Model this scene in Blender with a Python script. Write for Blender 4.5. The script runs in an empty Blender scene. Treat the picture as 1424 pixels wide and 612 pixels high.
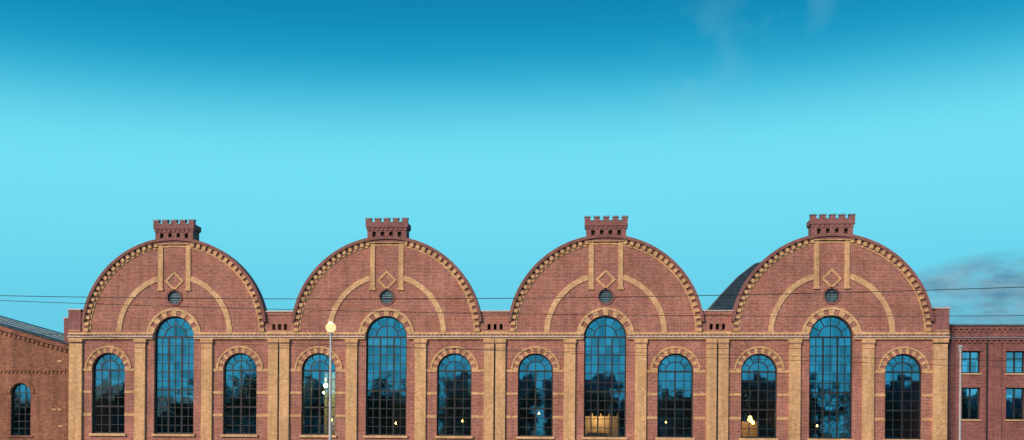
import bpy, bmesh, math, random
from mathutils import Matrix, Vector
random.seed(7)
scene=bpy.context.scene
col=scene.collection
R=math.radians

# ------------------------------------------------------------------ materials
def newmat(name):
    m=bpy.data.materials.new(name); m.use_nodes=True
    nt=m.node_tree
    for n in list(nt.nodes): nt.nodes.remove(n)
    out=nt.nodes.new('ShaderNodeOutputMaterial')
    return m,nt,out
def N(nt,t,**kw):
    n=nt.nodes.new(t)
    for k,v in kw.items(): setattr(n,k,v)
    return n
def math_(nt,op,a,b=None,c=None,clamp=False):
    n=nt.nodes.new('ShaderNodeMath'); n.operation=op; n.use_clamp=clamp
    for i,v in enumerate((a,b,c)):
        if v is None: continue
        if isinstance(v,(int,float)): n.inputs[i].default_value=v
        else: nt.links.new(v,n.inputs[i])
    return n.outputs[0]
def mixc(nt,blend,fac,a,b):
    n=nt.nodes.new('ShaderNodeMix'); n.data_type='RGBA'; n.blend_type=blend
    for idx,v in ((0,fac),(6,a),(7,b)):
        if isinstance(v,(int,float)): n.inputs[idx].default_value=v
        elif isinstance(v,tuple): n.inputs[idx].default_value=(v[0],v[1],v[2],1)
        else: nt.links.new(v,n.inputs[idx])
    return n.outputs[2]
def noise(nt,vec,scale,detail=4,rough=.6):
    n=N(nt,'ShaderNodeTexNoise'); n.inputs['Scale'].default_value=scale
    n.inputs['Detail'].default_value=detail; n.inputs['Roughness'].default_value=rough
    if vec is not None: nt.links.new(vec,n.inputs['Vector'])
    return n.outputs['Fac']
def maprange(nt,v,a,b,c,d):
    n=N(nt,'ShaderNodeMapRange'); nt.links.new(v,n.inputs[0])
    for i,x in enumerate((a,b,c,d)): n.inputs[i+1].default_value=x
    return n.outputs[0]

def masonry(name,c1,c2,mortar,bw=.25,bh=.083,msize=.012,var=.35,rough=.88,grime=.25,bump=.25,hue=0.):
    m,nt,out=newmat(name); L=nt.links
    tc=N(nt,'ShaderNodeTexCoord'); sp=N(nt,'ShaderNodeSeparateXYZ'); L.new(tc.outputs['Object'],sp.inputs[0])
    u=math_(nt,'ADD',sp.outputs[0],sp.outputs[1])
    cb=N(nt,'ShaderNodeCombineXYZ'); L.new(u,cb.inputs[0]); L.new(sp.outputs[2],cb.inputs[1])
    b=N(nt,'ShaderNodeTexBrick'); L.new(cb.outputs[0],b.inputs['Vector'])
    b.inputs['Scale'].default_value=1
    b.inputs['Brick Width'].default_value=bw; b.inputs['Row Height'].default_value=bh
    b.inputs['Mortar Size'].default_value=msize; b.inputs['Mortar Smooth'].default_value=.2
    b.inputs['Color1'].default_value=(*c1,1); b.inputs['Color2'].default_value=(*c2,1)
    b.inputs['Mortar'].default_value=(*mortar,1)
    n1=noise(nt,tc.outputs['Object'],.35,5,.65)
    f1=maprange(nt,n1,.3,.7,1-var*.6,1+var*.45)
    n2=noise(nt,tc.outputs['Object'],5.5,3,.7)
    f2=maprange(nt,n2,.3,.7,1-var*.6,1+var*.6)
    mp=N(nt,'ShaderNodeMapping'); L.new(tc.outputs['Object'],mp.inputs[0]); mp.inputs['Scale'].default_value=(2.6,2.6,.22)
    n3=noise(nt,mp.outputs[0],1,4,.6)
    f3=maprange(nt,n3,.4,.75,1,1-grime)
    f=math_(nt,'MULTIPLY',math_(nt,'MULTIPLY',f1,f2),f3)
    cc=N(nt,'ShaderNodeCombineXYZ'); 
    for i in range(3): L.new(f,cc.inputs[i])
    c=mixc(nt,'MULTIPLY',1.0,b.outputs['Color'],cc.outputs[0])
    if hue>0:
        n4=noise(nt,tc.outputs['Object'],.9,6,.7)
        c=mixc(nt,'MULTIPLY',maprange(nt,n4,.42,.66,0,hue),c,(1.0,.80,.62))
    p=N(nt,'ShaderNodeBsdfPrincipled'); L.new(c,p.inputs['Base Color']); p.inputs['Roughness'].default_value=rough
    p.inputs['Specular IOR Level'].default_value=.25
    bp=N(nt,'ShaderNodeBump'); bp.inputs['Strength'].default_value=bump; bp.inputs['Distance'].default_value=.02
    L.new(math_(nt,'SUBTRACT',n2,b.outputs['Fac']),bp.inputs['Height']); L.new(bp.outputs[0],p.inputs['Normal'])
    L.new(p.outputs[0],out.inputs[0]); return m
def plain(name,c,rough=.6,metal=0,var=.2,scale=3.):
    m,nt,out=newmat(name); L=nt.links
    tc=N(nt,'ShaderNodeTexCoord')
    n1=noise(nt,tc.outputs['Object'],scale,5,.65)
    f=maprange(nt,n1,.3,.7,1-var,1+var)
    cc=N(nt,'ShaderNodeCombineXYZ')
    for i in range(3): L.new(f,cc.inputs[i])
    c_=mixc(nt,'MULTIPLY',1.0,c,cc.outputs[0])
    p=N(nt,'ShaderNodeBsdfPrincipled'); L.new(c_,p.inputs['Base Color']); p.inputs['Roughness'].default_value=rough
    p.inputs['Metallic'].default_value=metal
    L.new(p.outputs[0],out.inputs[0]); return m
def emis(name,c,s,tr=0):
    m,nt,out=newmat(name)
    e=N(nt,'ShaderNodeEmission'); e.inputs[0].default_value=(*c,1); e.inputs[1].default_value=s
    if tr:
        t=N(nt,'ShaderNodeBsdfTransparent'); mx=N(nt,'ShaderNodeMixShader'); mx.inputs[0].default_value=1-tr
        nt.links.new(t.outputs[0],mx.inputs[1]); nt.links.new(e.outputs[0],mx.inputs[2]); nt.links.new(mx.outputs[0],out.inputs[0])
    else: nt.links.new(e.outputs[0],out.inputs[0])
    return m

BR=masonry('brick_red',(.40,.155,.118),(.235,.082,.066),(.45,.31,.26),bw=.3,bh=.1,msize=.016,var=.42,hue=.55)
BRD=masonry('brick_dark_coping',(.27,.11,.10),(.20,.08,.075),(.28,.18,.16),var=.4)
BRT=masonry('brick_tower',(.28,.115,.115),(.20,.075,.08),(.32,.20,.18),var=.3)
BRL=masonry('brick_brown',(.33,.14,.085),(.21,.08,.05),(.32,.21,.15),bw=.3,bh=.1,var=.45,grime=.4)
BRR=masonry('brick_pink',(.29,.11,.10),(.19,.066,.062),(.30,.19,.17),bw=.3,bh=.1,var=.35)
PALE=masonry('yellow_brick',(.73,.49,.25),(.57,.37,.18),(.48,.34,.22),bw=.25,bh=.16,msize=.014,var=.3,grime=.32,hue=.2)
STONE=masonry('yellow_stone',(.70,.48,.265),(.58,.39,.21),(.40,.27,.16),bw=.45,bh=.4,msize=.016,var=.28,grime=.25)
COP=plain('zinc_coping',(.52,.45,.40),.5,.0,.25)
CAP=plain('copper_cap',(.14,.27,.32),.5,.2,.3)
PLN=masonry('granite_plinth',(.25,.23,.21),(.2,.19,.18),(.12,.11,.10),bw=.9,bh=.35,msize=.015)
FR=plain('window_frame_iron',(.010,.016,.020),.55,.1,.3)
SLATE=masonry('slate_roof',(.03,.075,.105),(.02,.05,.075),(.012,.025,.035),bw=.5,bh=.3,msize=.02,var=.4,rough=.5)
DARK=plain('interior_dark',(.03,.035,.04),.9,0,.5,1.)
VOID=plain('recess_shade',(.03,.02,.022),.95,0,.3,3.)  # near-black backing, shade inside slots and oculus put into the colour
POST=plain('galvanised_post',(.50,.53,.53),.45,.3,.15)
WIRE=plain('wire_black',(.02,.025,.03),.6,.2,.1)
ASPH=plain('asphalt',(.05,.05,.052),.9,0,.3,4.)
PAV=masonry('paving',(.24,.23,.22),(.2,.19,.18),(.1,.1,.1),bw=.6,bh=.4)
GRND=plain('ground_earth',(.07,.075,.05),.95,0,.35,.6)
WHITE=plain('road_paint',(.75,.75,.72),.7,0,.1)
LEAF=plain('foliage',(.045,.06,.03),.8,0,.5,1.2)
BARK=plain('bark',(.09,.07,.05),.9)
PLASTER=plain('plaster',(.3,.28,.25),.9,0,.15)

def glass(name,px=.483,pz=.6,tilt=.007,refl=.85,tint=(.36,.46,.50),lo=.6):
    m,nt,out=newmat(name); L=nt.links
    g=N(nt,'ShaderNodeNewGeometry')
    sn=N(nt,'ShaderNodeVectorMath',operation='SNAP'); L.new(g.outputs['Position'],sn.inputs[0]); sn.inputs[1].default_value=(px,1,pz)
    wn=N(nt,'ShaderNodeTexWhiteNoise'); wn.noise_dimensions='3D'; L.new(sn.outputs[0],wn.inputs['Vector'])
    sb=N(nt,'ShaderNodeVectorMath',operation='SUBTRACT'); L.new(wn.outputs['Color'],sb.inputs[0]); sb.inputs[1].default_value=(.5,.5,.5)
    sc=N(nt,'ShaderNodeVectorMath',operation='MULTIPLY'); L.new(sb.outputs[0],sc.inputs[0]); sc.inputs[1].default_value=(tilt,0,tilt)
    nn=N(nt,'ShaderNodeTexNoise'); nn.inputs['Scale'].default_value=1.6; nn.inputs['Detail'].default_value=1
    L.new(g.outputs['Position'],nn.inputs['Vector'])
    s2=N(nt,'ShaderNodeVectorMath',operation='SUBTRACT'); L.new(nn.outputs['Color'],s2.inputs[0]); s2.inputs[1].default_value=(.5,.5,.5)
    s3=N(nt,'ShaderNodeVectorMath',operation='MULTIPLY'); L.new(s2.outputs[0],s3.inputs[0]); s3.inputs[1].default_value=(.012,0,.012)
    a1=N(nt,'ShaderNodeVectorMath',operation='ADD'); L.new(g.outputs['Normal'],a1.inputs[0]); L.new(sc.outputs[0],a1.inputs[1])
    a2=N(nt,'ShaderNodeVectorMath',operation='ADD'); L.new(a1.outputs[0],a2.inputs[0]); L.new(s3.outputs[0],a2.inputs[1])
    nm=N(nt,'ShaderNodeVectorMath',operation='NORMALIZE'); L.new(a2.outputs[0],nm.inputs[0])
    gl=N(nt,'ShaderNodeBsdfGlossy'); gl.inputs['Roughness'].default_value=.03
    L.new(nm.outputs[0],gl.inputs['Normal'])
    vv=maprange(nt,wn.outputs['Value'],0,1,lo,1.15)
    cc=N(nt,'ShaderNodeCombineXYZ')
    for i in range(3): L.new(vv,cc.inputs[i])
    L.new(mixc(nt,'MULTIPLY',1.,tint,cc.outputs[0]),gl.inputs['Color'])
    tr=N(nt,'ShaderNodeBsdfTransparent'); tr.inputs[0].default_value=(.85,.92,.92,1)
    mx=N(nt,'ShaderNodeMixShader'); mx.inputs[0].default_value=refl
    L.new(tr.outputs[0],mx.inputs[1]); L.new(gl.outputs[0],mx.inputs[2])
    L.new(mx.outputs[0],out.inputs[0]); return m
GL=glass('window_glass',refl=.58,tint=(.24,.66,.84),lo=.66)
GLR=glass('office_glass',px=.6,pz=.75,refl=.75,tint=(.5,.8,.95))

# ------------------------------------------------------------------ mesh helpers
def empty(name,loc=(0,0,0)):
    e=bpy.data.objects.new(name,None); e.location=loc; col.objects.link(e); return e
class MB:
    def __init__(s): s.v=[]; s.f=[]
    def hexa(s,p):
        b=len(s.v); s.v+=p
        for q in ((0,1,2,3),(4,7,6,5),(0,4,5,1),(1,5,6,2),(2,6,7,3),(3,7,4,0)): s.f.append(tuple(b+i for i in q))
    def box(s,x0,x1,y0,y1,z0,z1):
        s.hexa([(x0,y0,z0),(x1,y0,z0),(x1,y0,z1),(x0,y0,z1),(x0,y1,z0),(x1,y1,z0),(x1,y1,z1),(x0,y1,z1)])
    def prism(s,pts,y0,y1):
        b=len(s.v); n=len(pts)
        s.v+=[(x,y0,z) for x,z in pts]+[(x,y1,z) for x,z in pts]
        s.f.append(tuple(range(b,b+n))); s.f.append(tuple(range(b+2*n-1,b+n-1,-1)))
        for i in range(n):
            j=(i+1)%n; s.f.append((b+i,b+j,b+n+j,b+n+i))
    def bar(s,x0,z0,x1,z1,w,y0,y1):
        d=Vector((x1-x0,z1-z0)); d.normalize(); nx,nz=-d.y*w/2,d.x*w/2
        s.prism([(x0+nx,z0+nz),(x0-nx,z0-nz),(x1-nx,z1-nz),(x1+nx,z1+nz)],y0,y1)
    def arc(s,cx,cz,r0,r1,a0,a1,y0,y1,n=24):
        b=len(s.v)
        for i in range(n+1):
            a=R(a0+(a1-a0)*i/n); c,q=math.cos(a),math.sin(a)
            s.v+=[(cx+r0*c,y0,cz+r0*q),(cx+r1*c,y0,cz+r1*q),(cx+r1*c,y1,cz+r1*q),(cx+r0*c,y1,cz+r0*q)]
        for i in range(n):
            p=b+4*i; q=p+4
            for k in range(4):
                l=(k+1)%4; s.f.append((p+k,p+l,q+l,q+k))
        if abs((a1-a0)-360)>1e-3:
            s.f.append((b,b+1,b+2,b+3)); e=b+4*n; s.f.append((e+3,e+2,e+1,e))
    def cyl(s,x,y,z0,z1,r0,r1,n=16):
        b=len(s.v)
        for z,r in ((z0,r0),(z1,r1)):
            s.v+=[(x+r*math.cos(2*math.pi*i/n),y+r*math.sin(2*math.pi*i/n),z) for i in range(n)]
        for i in range(n):
            j=(i+1)%n; s.f.append((b+i,b+j,b+n+j,b+n+i))
        s.f.append(tuple(range(b+n-1,b-1,-1))); s.f.append(tuple(range(b+n,b+2*n)))
    def ball(s,x,y,z,r,n=16,m=8,sz=1):
        b=len(s.v)
        for i in range(m+1):
            t=math.pi*i/m
            rr=max(r*math.sin(t),r*.01)
            s.v+=[(x+rr*math.cos(2*math.pi*k/n),y+rr*math.sin(2*math.pi*k/n),z+sz*r*math.cos(t)) for k in range(n)]
        for i in range(m):
            for k in range(n):
                l=(k+1)%n; s.f.append((b+i*n+k,b+i*n+l,b+(i+1)*n+l,b+(i+1)*n+k))
    def obj(s,name,mat,parent=None,smooth=False,norm=True):
        me=bpy.data.meshes.new(name); me.from_pydata(s.v,[],s.f); me.materials.append(mat)
        if norm:
            bm=bmesh.new(); bm.from_mesh(me); bmesh.ops.recalc_face_normals(bm,faces=bm.faces); bm.to_mesh(me); bm.free()
        if smooth:
            for p in me.polygons: p.use_smooth=True
        o=bpy.data.objects.new(name,me); col.objects.link(o)
        if parent: o.parent=parent; o.matrix_parent_inverse=Matrix.Translation(-parent.location)
        return o
def shape(name,loops,y0,y1,mat,parent=None):
    cu=bpy.data.curves.new(name,'CURVE'); cu.dimensions='2D'; cu.fill_mode='BOTH'; cu.extrude=(y1-y0)/2
    for lp in loops:
        sp=cu.splines.new('POLY'); sp.points.add(len(lp)-1); sp.use_cyclic_u=True
        for p,(x,z) in zip(sp.points,lp): p.co=(x,z,0,1)
    t=bpy.data.objects.new('tmp',cu); col.objects.link(t)
    bpy.context.view_layer.update()
    me=bpy.data.meshes.new_from_object(t.evaluated_get(bpy.context.evaluated_depsgraph_get()))
    bpy.data.objects.remove(t)
    ym=(y0+y1)/2
    me.transform(Matrix.Translation((0,ym,0))@Matrix.Rotation(R(90),4,'X'))
    me.name=name; me.materials.clear(); me.materials.append(mat)
    o=bpy.data.objects.new(name,me); col.objects.link(o)
    if parent: o.parent=parent
    return o
def rect(x0,x1,z0,z1): return [(x0,z0),(x1,z0),(x1,z1),(x0,z1)]
def archloop(cx,hw,zb,zs,n=24):
    return [(cx-hw,zb),(cx+hw,zb)]+[(cx+hw*math.cos(math.pi*i/n),zs+hw*math.sin(math.pi*i/n)) for i in range(n+1)]
def circ(cx,cz,r,n=24): return [(cx+r*math.cos(2*math.pi*i/n),cz+r*math.sin(2*math.pi*i/n)) for i in range(n)]

# ------------------------------------------------------------------ main factory hall
PITCH=15.35; CEN=[-1.5*PITCH,-.5*PITCH,.5*PITCH,1.5*PITCH]
ZB=8.6; RG=6.75; PZ=10.1; XE=30.7
ZC=8.35; HWC=1.45; ZS=5.97; HWS=1.22; SO=4.83; SILL=1.4
hall=empty('brick_factory_hall')
outline=[(-XE,0),(XE,0),(XE,PZ)]
a0=math.asin((PZ-ZB)/RG)
for c in reversed(CEN):
    for i in range(49):
        a=a0+(math.pi-2*a0)*i/48
        outline.append((c+RG*math.cos(a),ZB+RG*math.sin(a)))
outline.append((-XE,PZ))
loops=[outline]
for c in CEN:
    loops.append(archloop(c,HWC,SILL,ZC))
    for s in (-1,1): loops.append(archloop(c+s*SO,HWS,SILL,ZS))
    loops.append(circ(c,11.15,.48))
JX=[c+PITCH/2 for c in CEN[:-1]]
for j in JX+[-XE+.5,XE-.5]:
    for d in ((-.42,.0,.42) if abs(j)<25 else (0,)): loops.append(rect(j+d-.11,j+d+.11,8.85,9.25))
shape('brick_wall',loops,0,.5,BR,hall)

pale=MB(); stone=MB(); rim=MB(); cop=MB(); frame=MB(); gl=MB(); red=MB(); tower=MB(); cap=MB(); shade_back=MB()
def window(cx,hw,zs,zb,cols,thick):
    y0,y1=.26,.36
    gl.f.append(tuple(range(len(gl.v),len(gl.v)+len(archloop(cx,hw,zb,zs)))))
    gl.v+= [(x,.31,z) for x,z in archloop(cx,hw,zb,zs)]
    frame.box(cx-hw,cx-hw+.09,y0,y1,zb,zs); frame.box(cx+hw-.09,cx+hw,y0,y1,zb,zs)
    frame.arc(cx,zs,hw-.09,hw,0,180,y0,y1,20)
    frame.box(cx-hw+.09,cx+hw-.09,y0,y1,zb,zb+.1)
    frame.box(cx-hw+.09,cx+hw-.09,y0-.03,y1,zs-.06,zs+.05)
    for i in range(1,cols):
        x=cx-hw+2*hw*i/cols
        w=.105 if i in thick else .05
        frame.box(x-w/2,x+w/2,y0+(0 if i in thick else .02),y1,zb+.1,zs-.06)
    nr=max(1,round((zs-zb)/.62))
    for k in range(1,nr):
        z=zb+(zs-zb)*k/nr
        w=.11 if k in (nr//2,) else .05
        frame.box(cx-hw+.09,cx+hw-.09,y0+.012,y1-.01,z-w/2,z+w/2)
    frame.arc(cx,zs,hw*.55-.035,hw*.55+.035,0,180,y0+.01,y1,18)
    for a in (30,60,90,120,150):
        c,s=math.cos(R(a)),math.sin(R(a))
        r0=hw*.57 if a!=90 else .05
        frame.bar(cx+r0*c,zs+r0*s,cx+(hw-.06)*c,zs+(hw-.06)*s,.06,y0+.02,y1-.012)
for c in CEN:
    window(c,HWC,ZC,SILL,6,(2,4))
    for s in (-1,1): window(c+s*SO,HWS,ZS,SILL,4,(2,))
    for dx,hw in ((0,HWC),(-SO,HWS),(SO,HWS)): stone.box(c+dx-hw-.12,c+dx+hw+.12,-.16,.25,SILL-.16,SILL+.003)
    rim.arc(c,ZB,RG-.15,RG+.06,a0*57.3-6,186-a0*57.3,-.26,.55,72)
    rim.arc(c,ZB,RG-.44,RG-.15,1,179,-.06,.003,72)
    nd=45
    for i in range(nd):
        a=2+(176)*i/(nd-1)
        if abs(math.cos(R(a)))*RG<1.35 and math.sin(R(a))>0: continue
        pale.arc(c,ZB,RG-.46,RG-.15,a-1.05,a+1.05,-.17,-.05,1)
    pale.arc(c,ZB,RG-.58,RG-.47,1,179,-.045,.004,72)
    am=math.degrees(math.acos(1.2/4.05))
    stone.arc(c,ZB,3.87,4.24,1,am,-.06,.004,24); stone.arc(c,ZB,3.87,4.24,180-am,179,-.06,.004,24)
    for s in (-1,1):
        x0,x1=sorted((c+s*.84,c+s*1.19))
        pale.box(x0,x1,-.075,.004,11.75,14.93)
        pale.box(x0-.05,x1+.05,-.10,-.0,11.62,11.75)
    for k in range(4):
        a,b=R(90*k),R(90*k+90)
        ro,ri=.70,.50
        pale.prism([(c+ri*math.cos(a),12.32+ri*math.sin(a)),(c+ro*math.cos(a),12.32+ro*math.sin(a)),(c+ro*math.cos(b),12.32+ro*math.sin(b)),(c+ri*math.cos(b),12.32+ri*math.sin(b))],-.06,.004)
    rim.arc(c,11.15,.48,.60,0,360,-.06,.05,28)
    frame.arc(c,11.15,.42,.478,0,360,.06,.3,24)
    for i in range(7):
        z=11.15-.36+.12*i; hw=math.sqrt(.44**2-(z-11.15)**2)
        cap.hexa([(c-hw,.10,z-.045),(c+hw,.10,z-.045),(c+hw,.10,z-.02),(c-hw,.10,z-.02),(c-hw,.2,z+.03),(c+hw,.2,z+.03),(c+hw,.2,z+.055),(c-hw,.2,z+.055)])
    shade_back.prism(circ(c,11.15,.477),.28,.34)
    stone.arc(c,ZC,1.86,2.02,9,171,-.11,.004,30)
    for i in range(7):
        a=18+24*i
        stone.arc(c,ZC,1.47,1.857,a-6.5,a+6.5,-.08,.004,3)
    for i in range(6):
        a=30+24*i
        red.arc(c,ZC,1.47,1.857,a-4.5,a+4.5,-.03,.004,3)
    for s in (-1,1):
        x0,x1=sorted((c+s*1.5,c+s*2.25)); stone.box(x0,x1,-.14,.004,8.50,8.68)
    for s in (-1,1):
        wx=c+s*SO
        nv=19
        for i in range(nv):
            a=180*(i+.5)/nv
            (pale if i%2==0 else red).arc(wx,ZS,1.23,1.58,a-4.4,a+4.4,-.05 if i%2==0 else -.02,.004,2)
        pale.arc(wx,ZS,1.60,1.72,3,177,-.09,.004,28)
        for z in (5.97,4.37,2.75):
            xs=sorted((wx-s*(HWS+.003),c+s*2.85)); pale.box(xs[0],xs[1],-.045,.004,z-.09,z+.10)
            xs=sorted((wx+s*(HWS+.003),c+s*6.9)); pale.box(xs[0],xs[1],-.045,.004,z-.09,z+.10)
        x0,x1=sorted((c+s*2.06,c+s*2.84))
        pale.box(x0,x1,-.17,.004,.9,7.85)
        pale.box(x0-.06,x1+.06,-.23,.003,7.93,8.16); red.box(x0-.03,x1+.03,-.20,.002,7.85,7.93)
        stone.box(x0-.08,x1+.08,-.3,.003,.55,.9)
        red.box(x0+.0,x1-.0,-.176,-.16,7.5,7.56)
    for s in (-1,1):
        xs=sorted((c+s*2.0,c+s*PITCH/2)) ; e=XE+.12
        if abs(xs[0])>30: xs[0]=-e
        if abs(xs[1])>30: xs[1]=e
        stone.box(xs[0],xs[1],-.13,.003,8.51,8.65)
        xs2=list(xs); 
        if s>0: xs2[0]=c+1.5
        else: xs2[1]=c-1.5
        cop.box(xs2[0],xs2[1],-.24,.003,8.31,8.41)
        red.box(xs2[0],xs2[1],-.18,.003,8.26,8.31)
        pale.box(xs2[0],xs2[1],-.16,.003,8.165,8.26)
        x=xs2[0]+.1
        while x<xs2[1]-.2:
            red.box(x,x+.13,-.16,.002,8.415,8.50); x+=.3
    shape('tower_face',[rect(c-1.38,c+1.38,14.98,15.95)]+[rect(c+d-.13,c+d+.13,15.25,15.72) for d in (-.9,-.3,.3,.9)],-.14,.06,BRT,hall)
    shade_back.box(c-1.2,c+1.2,.062,.11,15.1,15.85)
    tower.box(c-1.38,c+1.38,.12,1.1,14.6,15.95)
    tower.box(c-1.44,c+1.44,-.18,1.15,15.95,16.02)
    for i in range(9):
        x=c-1.42+i*.33; tower.box(x,x+.19,-.2,-.14,15.80,15.947)
    tower.box(c-1.49,c+1.49,-.23,1.2,16.02,16.36)
    for i in range(5):
        x=c-1.49+i*.645
        tower.box(x,x+.40,-.233,.1,16.36,16.60); cap.box(x-.03,x+.43,-.27,.13,16.60,16.69)
    for i in range(4):
        x=c-1.09+i*.645; cap.box(x+.002,x+.243,-.26,.1,16.362,16.40)
    pale.box(c-1.42,c+1.42,-.17,.0,14.93,14.985)
for j in JX:
    for s in (-1,1):
        x0,x1=sorted((j+s*.06,j+s*.75))
        pale.box(x0,x1,-.19,.004,.9,7.85); pale.box(x0-.03,x1+.03,-.25,.003,7.93,8.16); red.box(x0-.02,x1+.02,-.22,.002,7.85,7.93)
        stone.box(x0-.05,x1+.05,-.3,.003,.55,.9); red.box(x0,x1,-.196,-.18,7.5,7.56)
    rim.box(j-.058,j+.058,-.08,.004,.9,7.85)
    frame.cyl(j,-.17,.2,8.1,.045,.045,10); 
    for z in (2,4,6,7.8): frame.cyl(j,-.17,z,z+.08,.065,.065,10)
    cop.box(j-1.12,j+1.12,-.12,.62,PZ+.0,PZ+.08); red.box(j-.95,j+.95,-.06,.003,9.88,PZ-.001)
    stone.box(j-.93,j+.93,-.05,.002,8.655,8.73)
    shade_back.box(j-.8,j+.8,.502,.56,8.7,9.6)
for s in (-1,1):
    x0,x1=sorted((s*(XE-.95),s*XE)); 
    pale.box(x0,x1+.0,-.19,.004,.9,7.85); pale.box(x0-.03,x1+.03,-.25,.003,7.95,8.16)
    stone.box(x0-.05,x1+.05,-.3,.003,.55,.9)
    x0,x1=sorted((s*(XE-.80),s*(XE+.12)))
    tower.box(x0,x1,-.1,.62,8.655,10.25); cop.box(x0-.06,x1+.06,-.16,.68,10.25,10.33)
    pale.box(x0,x1,-.12,-.09,8.75,8.82)
tower.box(-31.35,-30.84,.3,1.2,7.0,9.7); cop.box(-31.4,-30.84,.25,1.25,9.7,9.77)
pale.obj('yellow_brick_trim',PALE,hall); stone.obj('stone_trim',STONE,hall); rim.obj('dark_brick_trim',BRD,hall)
cop.obj('coping',COP,hall); red.obj('red_brick_trim',BR,hall); tower.obj('crenellated_turrets',BRT,hall)
cap.obj('merlon_caps',CAP,hall); frame.obj('window_frames',FR,hall); shade_back.obj('recess_backs',VOID,hall)
g=gl.obj('window_glass',GL,hall,norm=False)
pl=MB(); 
pl.box(-XE-.05,XE+.05,-.12,.002,0,.55); pl.obj('plinth',PLN,hall)
b=MB()
b.box(-XE,-XE+.4,.5,15,0,8.3); b.box(XE-.4,XE,.5,15,0,8.3); b.box(-XE,XE,15,15.4,0,8.3)
b.obj('side_walls',BRD,hall)
b=MB(); b.box(-XE,XE,2.6,15.4,8.3,8.5)
for c in CEN:
    b.arc(c,8.5,5.8,6.0,0,180,.5,2.6,32)
    b.prism([(c+5.99*math.cos(math.pi*i/24),8.5+5.99*math.sin(math.pi*i/24)) for i in range(25)],2.6,2.8)
for j in JX: b.box(j-1.9,j+1.9,.5,2.6,8.3,8.5)
for s in (-1,1):
    b.box(min(s*28.8,s*XE),max(s*28.8,s*XE),.5,2.6,8.3,8.5)
b.obj('flat_roof',DARK,hall)
b=MB(); b.box(-XE+.4,XE-.4,.5,15,.02,.1); b.box(-XE+.4,XE-.4,10,10.2,.1,8.3)
for x in range(-28,30,4): b.box(x-.15,x+.15,6,6.3,.1,8.3); b.box(x-.1,x+.1,.6,10,7.6,7.9)
b.obj('interior',DARK,hall)
c=CEN[3]
prof=[(-9,0),(-8.6,9.0),(-7.6,10.9),(-6.6,12.1),(-5.6,13.3),(-4.3,14.7),(-2.9,15.8),(0,16.4),(2.9,15.6),(5,13.5),(6.3,11),(6.6,0)]
rb=MB(); rb.prism([(c+x,z) for x,z in prof],15.4,33); rb.obj('rear_barrel_roof',SLATE,hall)
rb=MB()
for i in range(1,6):
    (xa,za),(xb,zb)=prof[i],prof[i+1]
    for y in range(16,33,2): 
        rb.hexa([(c+xa-.06,y,za+.02),(c+xa-.06,y+.12,za+.02),(c+xb-.06,y+.12,zb+.02),(c+xb-.06,y,zb+.02),(c+xa+.1,y,za),(c+xa+.1,y+.12,za),(c+xb+.1,y+.12,zb),(c+xb+.1,y,zb)])
rb.obj('roof_seams',CAP,hall)
lampm=emis('lamp_warm',(1,.50,.13),24); lampg=emis('lamp_green_white',(.85,1,.42),18)
il=MB()
for x,y,z,r in ((CEN[3]-5.0,3,2.7,.18),(CEN[3]-4.5,5,2.5,.11),(CEN[3]-5.5,5,2.4,.08),(CEN[2]-.6,5,2.3,.10),(CEN[2]+.5,6,2.5,.12),(CEN[1]-SO+.9,3,2.6,.15),(CEN[1]-SO+.5,5,2.9,.09),(CEN[1]-SO-.3,5,2.5,.08),(CEN[0]+.4,7,2.6,.09),(CEN[0]-.5,6,3.0,.07),(CEN[1]+1.0,5,2.2,.09),(CEN[1]-.4,6,2.3,.07),(CEN[3]+SO,6,2.4,.08),(CEN[3]+.3,6,2.3,.07),(CEN[1]+SO,5,2.5,.08),(CEN[2]-SO,5,3.1,.07),(CEN[2]+SO-.3,5,2.5,.07),(CEN[0]+SO,5,2.4,.07)):
    il.ball(x,y,z,r,10,6); il.cyl(x,y,z+r*1.0,z+r*1.6,r*.9,r*.3,10)
il.obj('pendant_lamps',lampm,hall,True)
il=MB()
for x,y,z,r in ((CEN[1]-SO+.0,2,5.0,.17),(CEN[1]-SO-.4,3,4.5,.10),(CEN[1]-SO+.5,4,4.9,.12),(CEN[1]-SO-.5,4,5.5,.08),(CEN[1]-SO+.4,4,5.9,.08)): il.ball(x,y,z,r,10,6)
il.obj('hall_spotlights',lampg,hall,True)
ct=MB(); ct.box(CEN[2]-1.6,CEN[2]+1.1,3.4,3.5,.1,2.9); ct.box(CEN[2]-1.2,CEN[2]+.2,2.6,3.3,.1,1.7); ct.box(CEN[3]-6.1,CEN[3]-4.0,6.0,6.1,.1,2.6); ct.box(CEN[1]-6.2,CEN[1]-3.4,7,7.1,.1,6.2)
for x in (-1.5,-.9,-.3,.3,.9): ct.box(CEN[2]+x,CEN[2]+x+.07,3.33,3.398,.1,3.1)
ct.obj('reception_partition',PLASTER,hall)
def plight(name,loc,e,c,r=.1,parent=None):
    l=bpy.data.lights.new(name,'POINT'); l.energy=e; l.color=c; l.shadow_soft_size=r
    o=bpy.data.objects.new(name,l); o.location=loc; col.objects.link(o)
    if parent: o.parent=parent; o.matrix_parent_inverse=Matrix.Translation(-parent.location)
plight('partition_light',(CEN[2]-.4,2.6,2.8),260,(1,.5,.16),.1,hall)
plight('counter_light',(CEN[3]-5,4.6,2.7),260,(1,.42,.1),.1,hall)
plight('hall_light',(CEN[1]-SO,5.2,5),420,(.9,1,.4),.1,hall)
plight('hall_light_low',(CEN[1]-SO+.6,5.6,2.4),240,(1,.5,.15),.1,hall)

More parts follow.
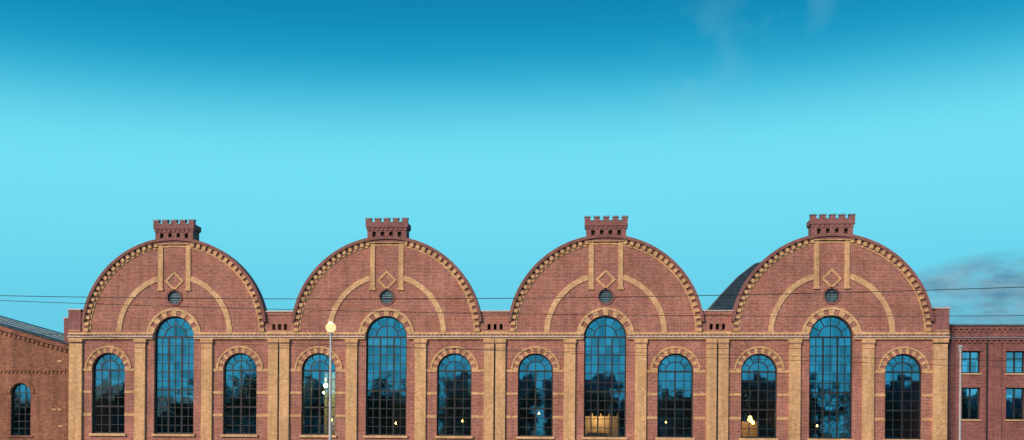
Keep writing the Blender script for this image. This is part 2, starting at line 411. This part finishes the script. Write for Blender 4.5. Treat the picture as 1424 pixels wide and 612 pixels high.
# ------------------------------------------------------------------ left gabled building
lb=empty('brick_gabled_building')
XR=-30.78; XRD=-45; sl=.273; zr=lambda x: 7.75+(XR-x)*sl
LW=-59.2
wl=[(LW,0),(XR,0),(XR,zr(XR)),(XRD,zr(XRD)),(LW,zr(XR))]
lps=[wl]
wins=[-34.52,-38.6,-42.7,-47.0]
for x in wins: lps.append(archloop(x,.74,1.2,4.25,16))
lps.append(circ(-45,9.6,.6))
shape('gable_wall',lps,.25,.65,BRL,lb)
t=MB(); f=MB(); gg=MB(); cp=MB()
d=Vector((XRD-XR,zr(XRD)-zr(XR))).normalized()
L0=(Vector((XRD-XR,zr(XRD)-zr(XR)))).length
t.bar(XR,zr(XR)-.18,XRD,zr(XRD)-.18,.30,.12,.252)
cp.bar(XR,zr(XR)+.05,XRD,zr(XRD)+.05,.10,.02,.7)
k=0
while k<L0-.3:
    x=XR+d.x*k; z=zr(XR)+d.y*k-.5; t.box(x-.12,x+.05,.16,.252,z-.12,z+.12); k+=.36
for z in (5.9,):
    t.box(LW,XR,.18,.252,z,z+.1)
    x=LW
    while x<XR-.2: t.box(x,x+.12,.18,.252,z-.18,z); x+=.3
for x in wins:
    t.arc(x,4.25,.78,1.05,0,180,.17,.252,18); t.box(x-.9,x+.9,.15,.26,1.08,1.2)
    lp=archloop(x,.74,1.2,4.25,16); gg.f.append(tuple(range(len(gg.v),len(gg.v)+len(lp)))); gg.v+=[(a,.52,b_) for a,b_ in lp]
    f.arc(x,4.25,.67,.74,0,180,.46,.56,16)
    for s in (-1,1): f.box(min(x+s*.67,x+s*.74),max(x+s*.67,x+s*.74),.46,.56,1.2,4.25)
    for dx in (-.24,.24): f.box(x+dx-.025,x+dx+.025,.47,.55,1.2,4.85)
    for i in range(7): z=1.2+i*.52; f.box(x-.67,x+.67,.475,.545,z-.022,z+.022)
pa=MB()
for x,z in ((-31.6,3.1),(-32.0,3.1),(-31.6,6.6),(-36.5,3.1),(-31.5,1.9)): pa.box(x-.16,x+.16,.2,.254,z-.07,z+.07)
pa.obj('wall_anchor_stones',PALE,lb)
t.obj('brick_corbels',BRL,lb); f.obj('window_frames',FR,lb); gg.obj('window_glass',GL,lb,norm=False); cp.obj('rake_coping',SLATE,lb)
rf=MB()
def slab(xa,za,xb,zb_,y0,y1,th=.12):
    rf.hexa([(xa,y0,za),(xb,y0,zb_),(xb,y0,zb_+th),(xa,y0,za+th),(xa,y1,za),(xb,y1,zb_),(xb,y1,zb_+th),(xa,y1,za+th)])
slab(XR,zr(XR)-.06,XRD,zr(XRD)-.06,.66,14); slab(LW,zr(XR)-.06,XRD-.001,zr(XRD)-.06,.66,14)
rf.obj('slate_roof',SLATE,lb)
sm=MB()
for y in (3,5.5,8,10.5): sm.hexa([(XR,y,zr(XR)+.06),(XRD,y,zr(XRD)+.06),(XRD,y,zr(XRD)+.12),(XR,y,zr(XR)+.12),(XR,y+.1,zr(XR)+.06),(XRD,y+.1,zr(XRD)+.06),(XRD,y+.1,zr(XRD)+.12),(XR,y+.1,zr(XR)+.12)])
sm.obj('roof_battens',CAP,lb)
bd=MB(); bd.box(LW,LW+.4,.65,14,0,7.5); bd.box(LW,XR-.0,13.6,14,0,7.6); bd.box(LW+.4,XR,5,5.2,0,7.5); bd.obj('rear_walls',DARK,lb)

# ------------------------------------------------------------------ right office building
rbld=empty('brick_office_building')
X0,X1,ZT=30.84,62.,9.2; yf=.9
lps=[rect(X0,X1,0,ZT)]
wx=[32.0+2.93*i for i in range(10)]
for x in wx:
    for z0,z1 in ((5.95,7.45),(2.8,4.95),): lps.append(rect(x,x+1.2,z0,z1))
shape('brick_wall',lps,yf,yf+.4,BRR,rbld)
f=MB(); gg=MB(); t=MB(); cp=MB(); st=MB()
for x in wx:
    for z0,z1 in ((5.95,7.45),(2.8,4.95)):
        b0=len(gg.v); gg.v+=[(x,yf+.22,z0),(x+1.2,yf+.22,z0),(x+1.2,yf+.22,z1),(x,yf+.22,z1)]; gg.f.append((b0,b0+1,b0+2,b0+3))
        f.box(x,x+.07,yf+.15,yf+.26,z0,z1); f.box(x+1.13,x+1.2,yf+.15,yf+.26,z0,z1); f.box(x+.56,x+.64,yf+.14,yf+.26,z0,z1)
        f.box(x+.07,x+1.13,yf+.16,yf+.25,z0,z0+.07); f.box(x+.07,x+1.13,yf+.16,yf+.25,z1-.07,z1)
        z=z0+(z1-z0)*.66; f.box(x+.07,x+1.13,yf+.155,yf+.255,z-.035,z+.035)
        st.box(x-.08,x+1.28,yf-.08,yf+.14,z0-.1,z0-.002)
        t.box(x-.1,x+1.3,yf-.05,yf+.003,z1+.02,z1+.3)
cp.box(X0,X1,yf-.25,yf+.6,ZT,ZT+.1); cp.box(X0,X1,yf-.2,yf+.002,8.33,8.38)
t.box(X0,X1,yf-.12,yf+.002,ZT-.22,ZT-.002); t.box(X0,X1,yf-.14,yf+.002,8.2,8.33)
x=X0+.1
while x<X1-.3:
    t.box(x,x+.16,yf-.11,yf+.002,8.0,8.2); t.box(x,x+.16,yf-.1,yf+.002,ZT-.42,ZT-.22); x+=.36
for xx in (X0+.35,34.35,40.2,46.1):
    t.box(xx-.25,xx+.25,yf-.1,yf+.001,0,8.0)
f.cyl(33.62,yf-.1,.1,8.2,.05,.05,10)
f.obj('window_frames',FR,rbld); gg.obj('window_glass',GLR,rbld,norm=False); t.obj('brick_bands',BRR,rbld); cp.obj('zinc_coping',CAP,rbld); st.obj('window_sills',STONE,rbld)
bd=MB(); bd.box(X0,X1,13,13.4,0,9.1); bd.box(X1-.3,X1,yf+.4,13,0,9.1); bd.box(X0,X1,yf+.4,13.4,8.7,8.9); bd.box(X0+.01,X1-.3,4,4.2,0,8.7); bd.obj('body',DARK,rbld)

# ------------------------------------------------------------------ ground, road
def plane(name,x0,x1,y0,y1,z,mat):
    m=MB(); m.v=[(x0,y0,z),(x1,y0,z),(x1,y1,z),(x0,y1,z)]; m.f=[(0,1,2,3)]; return m.obj(name,mat,None,norm=False)
plane('ground',-1500,1500,-1500,1500,0,GRND)
plane('road',-400,400,-27,-11,.004,ASPH)
plane('car_park',-120,120,-100,-31,.004,ASPH)
m=MB(); m.box(-400,400,-10.85,-.13,-.05,.12); m.obj('pavement',PAV)
m=MB(); m.box(-400,400,-11,-10.85,-.05,.13); m.box(-400,400,-27.15,-27,-.05,.13); m.obj('kerb',PLN)
m=MB(); m.box(-400,400,-31,-27.15,-.05,.12); m.obj('pavement',PAV)
m=MB()
for i in range(-60,60):
    b0=len(m.v); x=i*6.; m.v+=[(x,-19.06,.008),(x+3,-19.06,.008),(x+3,-18.94,.008),(x,-18.94,.008)]; m.f.append((b0,b0+1,b0+2,b0+3))
m.obj('road_markings',WHITE,None,norm=False)

# ------------------------------------------------------------------ street lamps
def street_lamp(x,y,h,r,lit):
    e=empty('street_lamp',(x,y,0))
    m=MB(); m.cyl(x,y,.1,.16,.2,.2,16); m.cyl(x,y,.16,1.1,r*1.45,r*1.4,16); m.cyl(x,y,1.1,1.18,r*1.5,r*1.1,16); m.cyl(x,y,1.18,h-.25,r,r*.72,16)
    m.cyl(x,y,h-.25,h-.19,r*1.3,r*1.3,16); m.obj('pole',POST,e)
    if lit:
        m=MB(); m.cyl(x,y,h-.19,h-.15,.06,.10,16); m.cyl(x,y,h+.27,h+.31,.10,.03,18); m.obj('lantern_cap',POST,e)
        m=MB(); m.ball(x,y,h+.06,.22,20,12,1); m.obj('globe',emis('lamp_globe',(1,.74,.36),1.5,.5),e,True)
        plight('bulb',(x,y,h+.06),3000,(1,.70,.36),.13,e)
    else:
        m=MB(); m.cyl(x,y,h-.19,h-.02,r*1.2,.09,12); m.cyl(x,y,h-.02,h+.06,.13,.05,12); m.obj('lamp_head',POST,e)
    return e
street_lamp(-4.2,-30,6.02,.065,True)
street_lamp(21.75,-30,5.3,.045,False)

# ------------------------------------------------------------------ overhead wires with masts
def mast(x,y):
    e=empty('catenary_mast',(x,y,0)); m=MB(); m.cyl(x,y,0,7.5,.14,.1,14); m.cyl(x,y,0,.4,.25,.22,14); m.cyl(x,y,7.5,7.6,.13,.02,14); m.obj('pole',POST,e)
    m=MB(); m.box(x-.05,x+.05,y-.05,y+1.6,6.3,6.38); m.obj('bracket',POST,e)
mast(-27,-46.5); mast(35,-46.5)
def wire(z0,z1,z2,y,r):
    xs=(-10.3,3.9,18.4); zs=(z0,z1,z2)
    def q(x):
        s=0
        for i in range(3):
            t=zs[i]
            for j in range(3):
                if j!=i: t*=(x-xs[j])/(xs[i]-xs[j])
            s+=t
        return s
    cu=bpy.data.curves.new('overhead_wire','CURVE'); cu.dimensions='3D'; cu.bevel_depth=r; cu.bevel_resolution=2
    sp=cu.splines.new('POLY'); n=60; sp.points.add(n)
    for i in range(n+1):
        x=-27+62*i/n; sp.points[i].co=(x,y,q(x),1)
    cu.materials.append(WIRE)
    o=bpy.data.objects.new('overhead_wire',cu); col.objects.link(o)
wire(5.55,5.43,5.70,-45,.010)
wire(5.38,4.98,4.90,-45.3,.008)
wire(4.45,3.95,3.50,-45.5,.006)
wire(4.30,4.02,3.72,-44.8,.005)

# ------------------------------------------------------------------ surroundings across the street (behind the viewer, seen in the glass)
def house(x0,x1,h,y,hip):
    e=empty('town_house'); m=MB(); m.box(x0,x1,y-12,y,0,h); m.obj('walls',PLASTER if hip else BRR,e)
    m=MB(); ym=y-6
    m.v=[(x0-.3,y+.3,h),(x1+.3,y+.3,h),(x1+.3,y-12.3,h),(x0-.3,y-12.3,h),(x0+hip,ym,h+3.6),(x1-hip,ym,h+3.6)]
    m.f=[(0,1,5,4),(1,2,5),(2,3,4,5),(3,0,4),(0,3,2,1)]; m.obj('roof',SLATE,e)
    m=MB(); z=1.2
    while z<h-1.6:
        x=x0+1
        while x<x1-1.5: m.box(x,x+1.1,y,y+.04,z,z+1.5); x+=2.4
        z+=2.9
    m.obj('windows',FR,e)
x=-150
while x<150:
    w=random.uniform(14,24); h=random.choice((5.5,6,7.5,9,10)); house(x,x+w,h,-random.uniform(140,155),random.choice((0,0,3))); x+=w+random.choice((0,2,5,9))
def tree_mass():
    lf=MB(); tk=MB()
    x=-120
    while x<130:
        y=-random.uniform(112,126); h=random.uniform(6.5,12.5)
        tk.cyl(x,y,0,h*.75,.25,.08,8)
        for k in range(4):
            a=random.uniform(0,6.28); tk.hexa([(x-.06,y-.06,h*.35),(x+.06,y-.06,h*.35),(x+.06,y+.06,h*.35),(x-.06,y+.06,h*.35)]+[(x+math.cos(a)*h*.2+dx,y+math.sin(a)*h*.2+dy,h*.7) for dx,dy in ((-.03,-.03),(.03,-.03),(.03,.03),(-.03,.03))])
        for c in range(16):
            cx=x+random.gauss(0,h*.17); cy=y+random.gauss(0,h*.15); cz=h*.6+random.gauss(0,h*.17); rr=random.uniform(.6,1.5)
            for l in range(26):
                p=Vector((random.gauss(0,1),random.gauss(0,1),random.gauss(0,1)))*rr*.6+Vector((cx,cy,cz))
                u=Vector((random.gauss(0,1),random.gauss(0,1),random.gauss(0,1))).normalized()*.34; v=u.cross(Vector((random.gauss(0,1),random.gauss(0,1),random.gauss(0,1)))).normalized()*.34
                b0=len(lf.v); lf.v+=[tuple(p-u),tuple(p+v),tuple(p+u),tuple(p-v)]; lf.f.append((b0,b0+1,b0+2,b0+3))
        x+=random.uniform(3.,8)
    e=empty('tree_row'); lf.obj('foliage',LEAF,e,norm=False); tk.obj('trunks',BARK,e)
tree_mass()

# ------------------------------------------------------------------ world
w=bpy.data.worlds.new("World"); scene.world=w; w.use_nodes=True; nt=w.node_tree; L=nt.links
for n in list(nt.nodes): nt.nodes.remove(n)
out=N(nt,'ShaderNodeOutputWorld')
tc=N(nt,'ShaderNodeTexCoord'); sp=N(nt,'ShaderNodeSeparateXYZ'); L.new(tc.outputs['Generated'],sp.inputs[0])
az=math_(nt,'ARCTAN2',sp.outputs[0],sp.outputs[1]); el=math_(nt,'ARCSINE',sp.outputs[2])
cv=N(nt,'ShaderNodeCombineXYZ'); L.new(az,cv.inputs[0]); L.new(el,cv.inputs[1])
nz=noise(nt,cv.outputs[0],1.6,2,.5)
zz=math_(nt,'ADD',sp.outputs[2],math_(nt,'MULTIPLY',math_(nt,'SUBTRACT',nz,.5),.012))
zz=math_(nt,'SUBTRACT',zz,math_(nt,'MULTIPLY',math_(nt,'SINE',az),.022))
rp=N(nt,'ShaderNodeValToRGB'); L.new(zz,rp.inputs[0]); cr=rp.color_ramp; cr.interpolation='B_SPLINE'
stops=[(0,(.12,.54,.73)),(.10,(.125,.60,.80)),(.17,(.15,.70,.88)),(.235,(.18,.77,.93)),(.268,(.15,.70,.87)),(.30,(.05,.50,.73)),(.33,(.004,.34,.585)),(.37,(.0,.23,.45)),(.42,(.0,.18,.38)),(.6,(.01,.17,.36)),(1,(.02,.15,.34))]
while len(cr.elements)<len(stops): cr.elements.new(.5)
for e,(p,c) in zip(cr.elements,stops): e.position=p; e.color=(*c,1)
def ell(a0,e0,da,de):
    a=math_(nt,'POWER',math_(nt,'ABSOLUTE',math_(nt,'DIVIDE',math_(nt,'SUBTRACT',az,R(a0)),R(da))),2)
    b=math_(nt,'POWER',math_(nt,'ABSOLUTE',math_(nt,'DIVIDE',math_(nt,'SUBTRACT',el,R(e0)),R(de))),2)
    return math_(nt,'SUBTRACT',1,math_(nt,'ADD',a,b),clamp=True)
mp=N(nt,'ShaderNodeMapping'); L.new(cv.outputs[0],mp.inputs[0]); mp.inputs['Scale'].default_value=(11,26,1); mp.inputs['Location'].default_value=(3.3,1.2,0)
n1=noise(nt,mp.outputs[0],1,7,.62)
mk=math_(nt,'MULTIPLY',math_(nt,'MULTIPLY',ell(22.5,6.6,8.5,2.5),2.2,clamp=True),maprange(nt,n1,.32,.56,0,1.0),clamp=True)
n1b=noise(nt,mp.outputs[0],2.3,6,.6)
cc_=mixc(nt,'MIX',maprange(nt,n1b,.35,.65,0,1),(.09,.27,.40),(.22,.44,.56))
c1=mixc(nt,'MIX',mk,rp.outputs[0],cc_)
mp2=N(nt,'ShaderNodeMapping'); L.new(cv.outputs[0],mp2.inputs[0]); mp2.inputs['Scale'].default_value=(16,13,1); mp2.inputs['Rotation'].default_value=(0,0,.5)
n2=noise(nt,mp2.outputs[0],1,4,.5)
mk2=math_(nt,'MULTIPLY',math_(nt,'ADD',ell(5.4,18.5,2.8,4.2),ell(9.5,21.3,3.0,2.2)),maprange(nt,n2,.42,.75,0,.42),clamp=True)
c2=mixc(nt,'MIX',mk2,c1,(.22,.55,.70))
bg=N(nt,'ShaderNodeBackground'); L.new(c2,bg.inputs[0]); bg.inputs[1].default_value=.97
sky=N(nt,'ShaderNodeTexSky'); sky.sky_type='NISHITA'; sky.sun_disc=False; sky.sun_elevation=R(28); sky.sun_rotation=R(212)
bg2=N(nt,'ShaderNodeBackground'); L.new(sky.outputs[0],bg2.inputs[0]); bg2.inputs[1].default_value=.003
ad=N(nt,'ShaderNodeAddShader'); L.new(bg.outputs[0],ad.inputs[0]); L.new(bg2.outputs[0],ad.inputs[1]); L.new(ad.outputs[0],out.inputs[0])

sd=Vector((math.sin(R(212))*math.cos(R(28)),math.cos(R(212))*math.cos(R(28)),math.sin(R(28))))
l=bpy.data.lights.new('sun','SUN'); l.energy=4.1; l.angle=R(26); l.color=(1,.70,.54)
o=bpy.data.objects.new('sun',l); o.rotation_euler=sd.to_track_quat('Z','Y').to_euler(); col.objects.link(o)

# ------------------------------------------------------------------ camera
cam=bpy.data.cameras.new('camera'); cam.sensor_width=36; cam.lens=36*1500/1424; cam.shift_y=(601-306)/1424
cam.clip_end=4000; cam.clip_start=.1
co=bpy.data.objects.new('camera',cam); col.objects.link(co)
co.matrix_world=Matrix.Translation((6.98,-75,1.7))@Matrix.Rotation(R(4.38),4,'Z')@Matrix.Rotation(R(90),4,'X')@Matrix.Rotation(R(.40),4,'Z')
scene.camera=co
scene.view_settings.view_transform='Standard'; scene.view_settings.look='None'; scene.view_settings.exposure=0
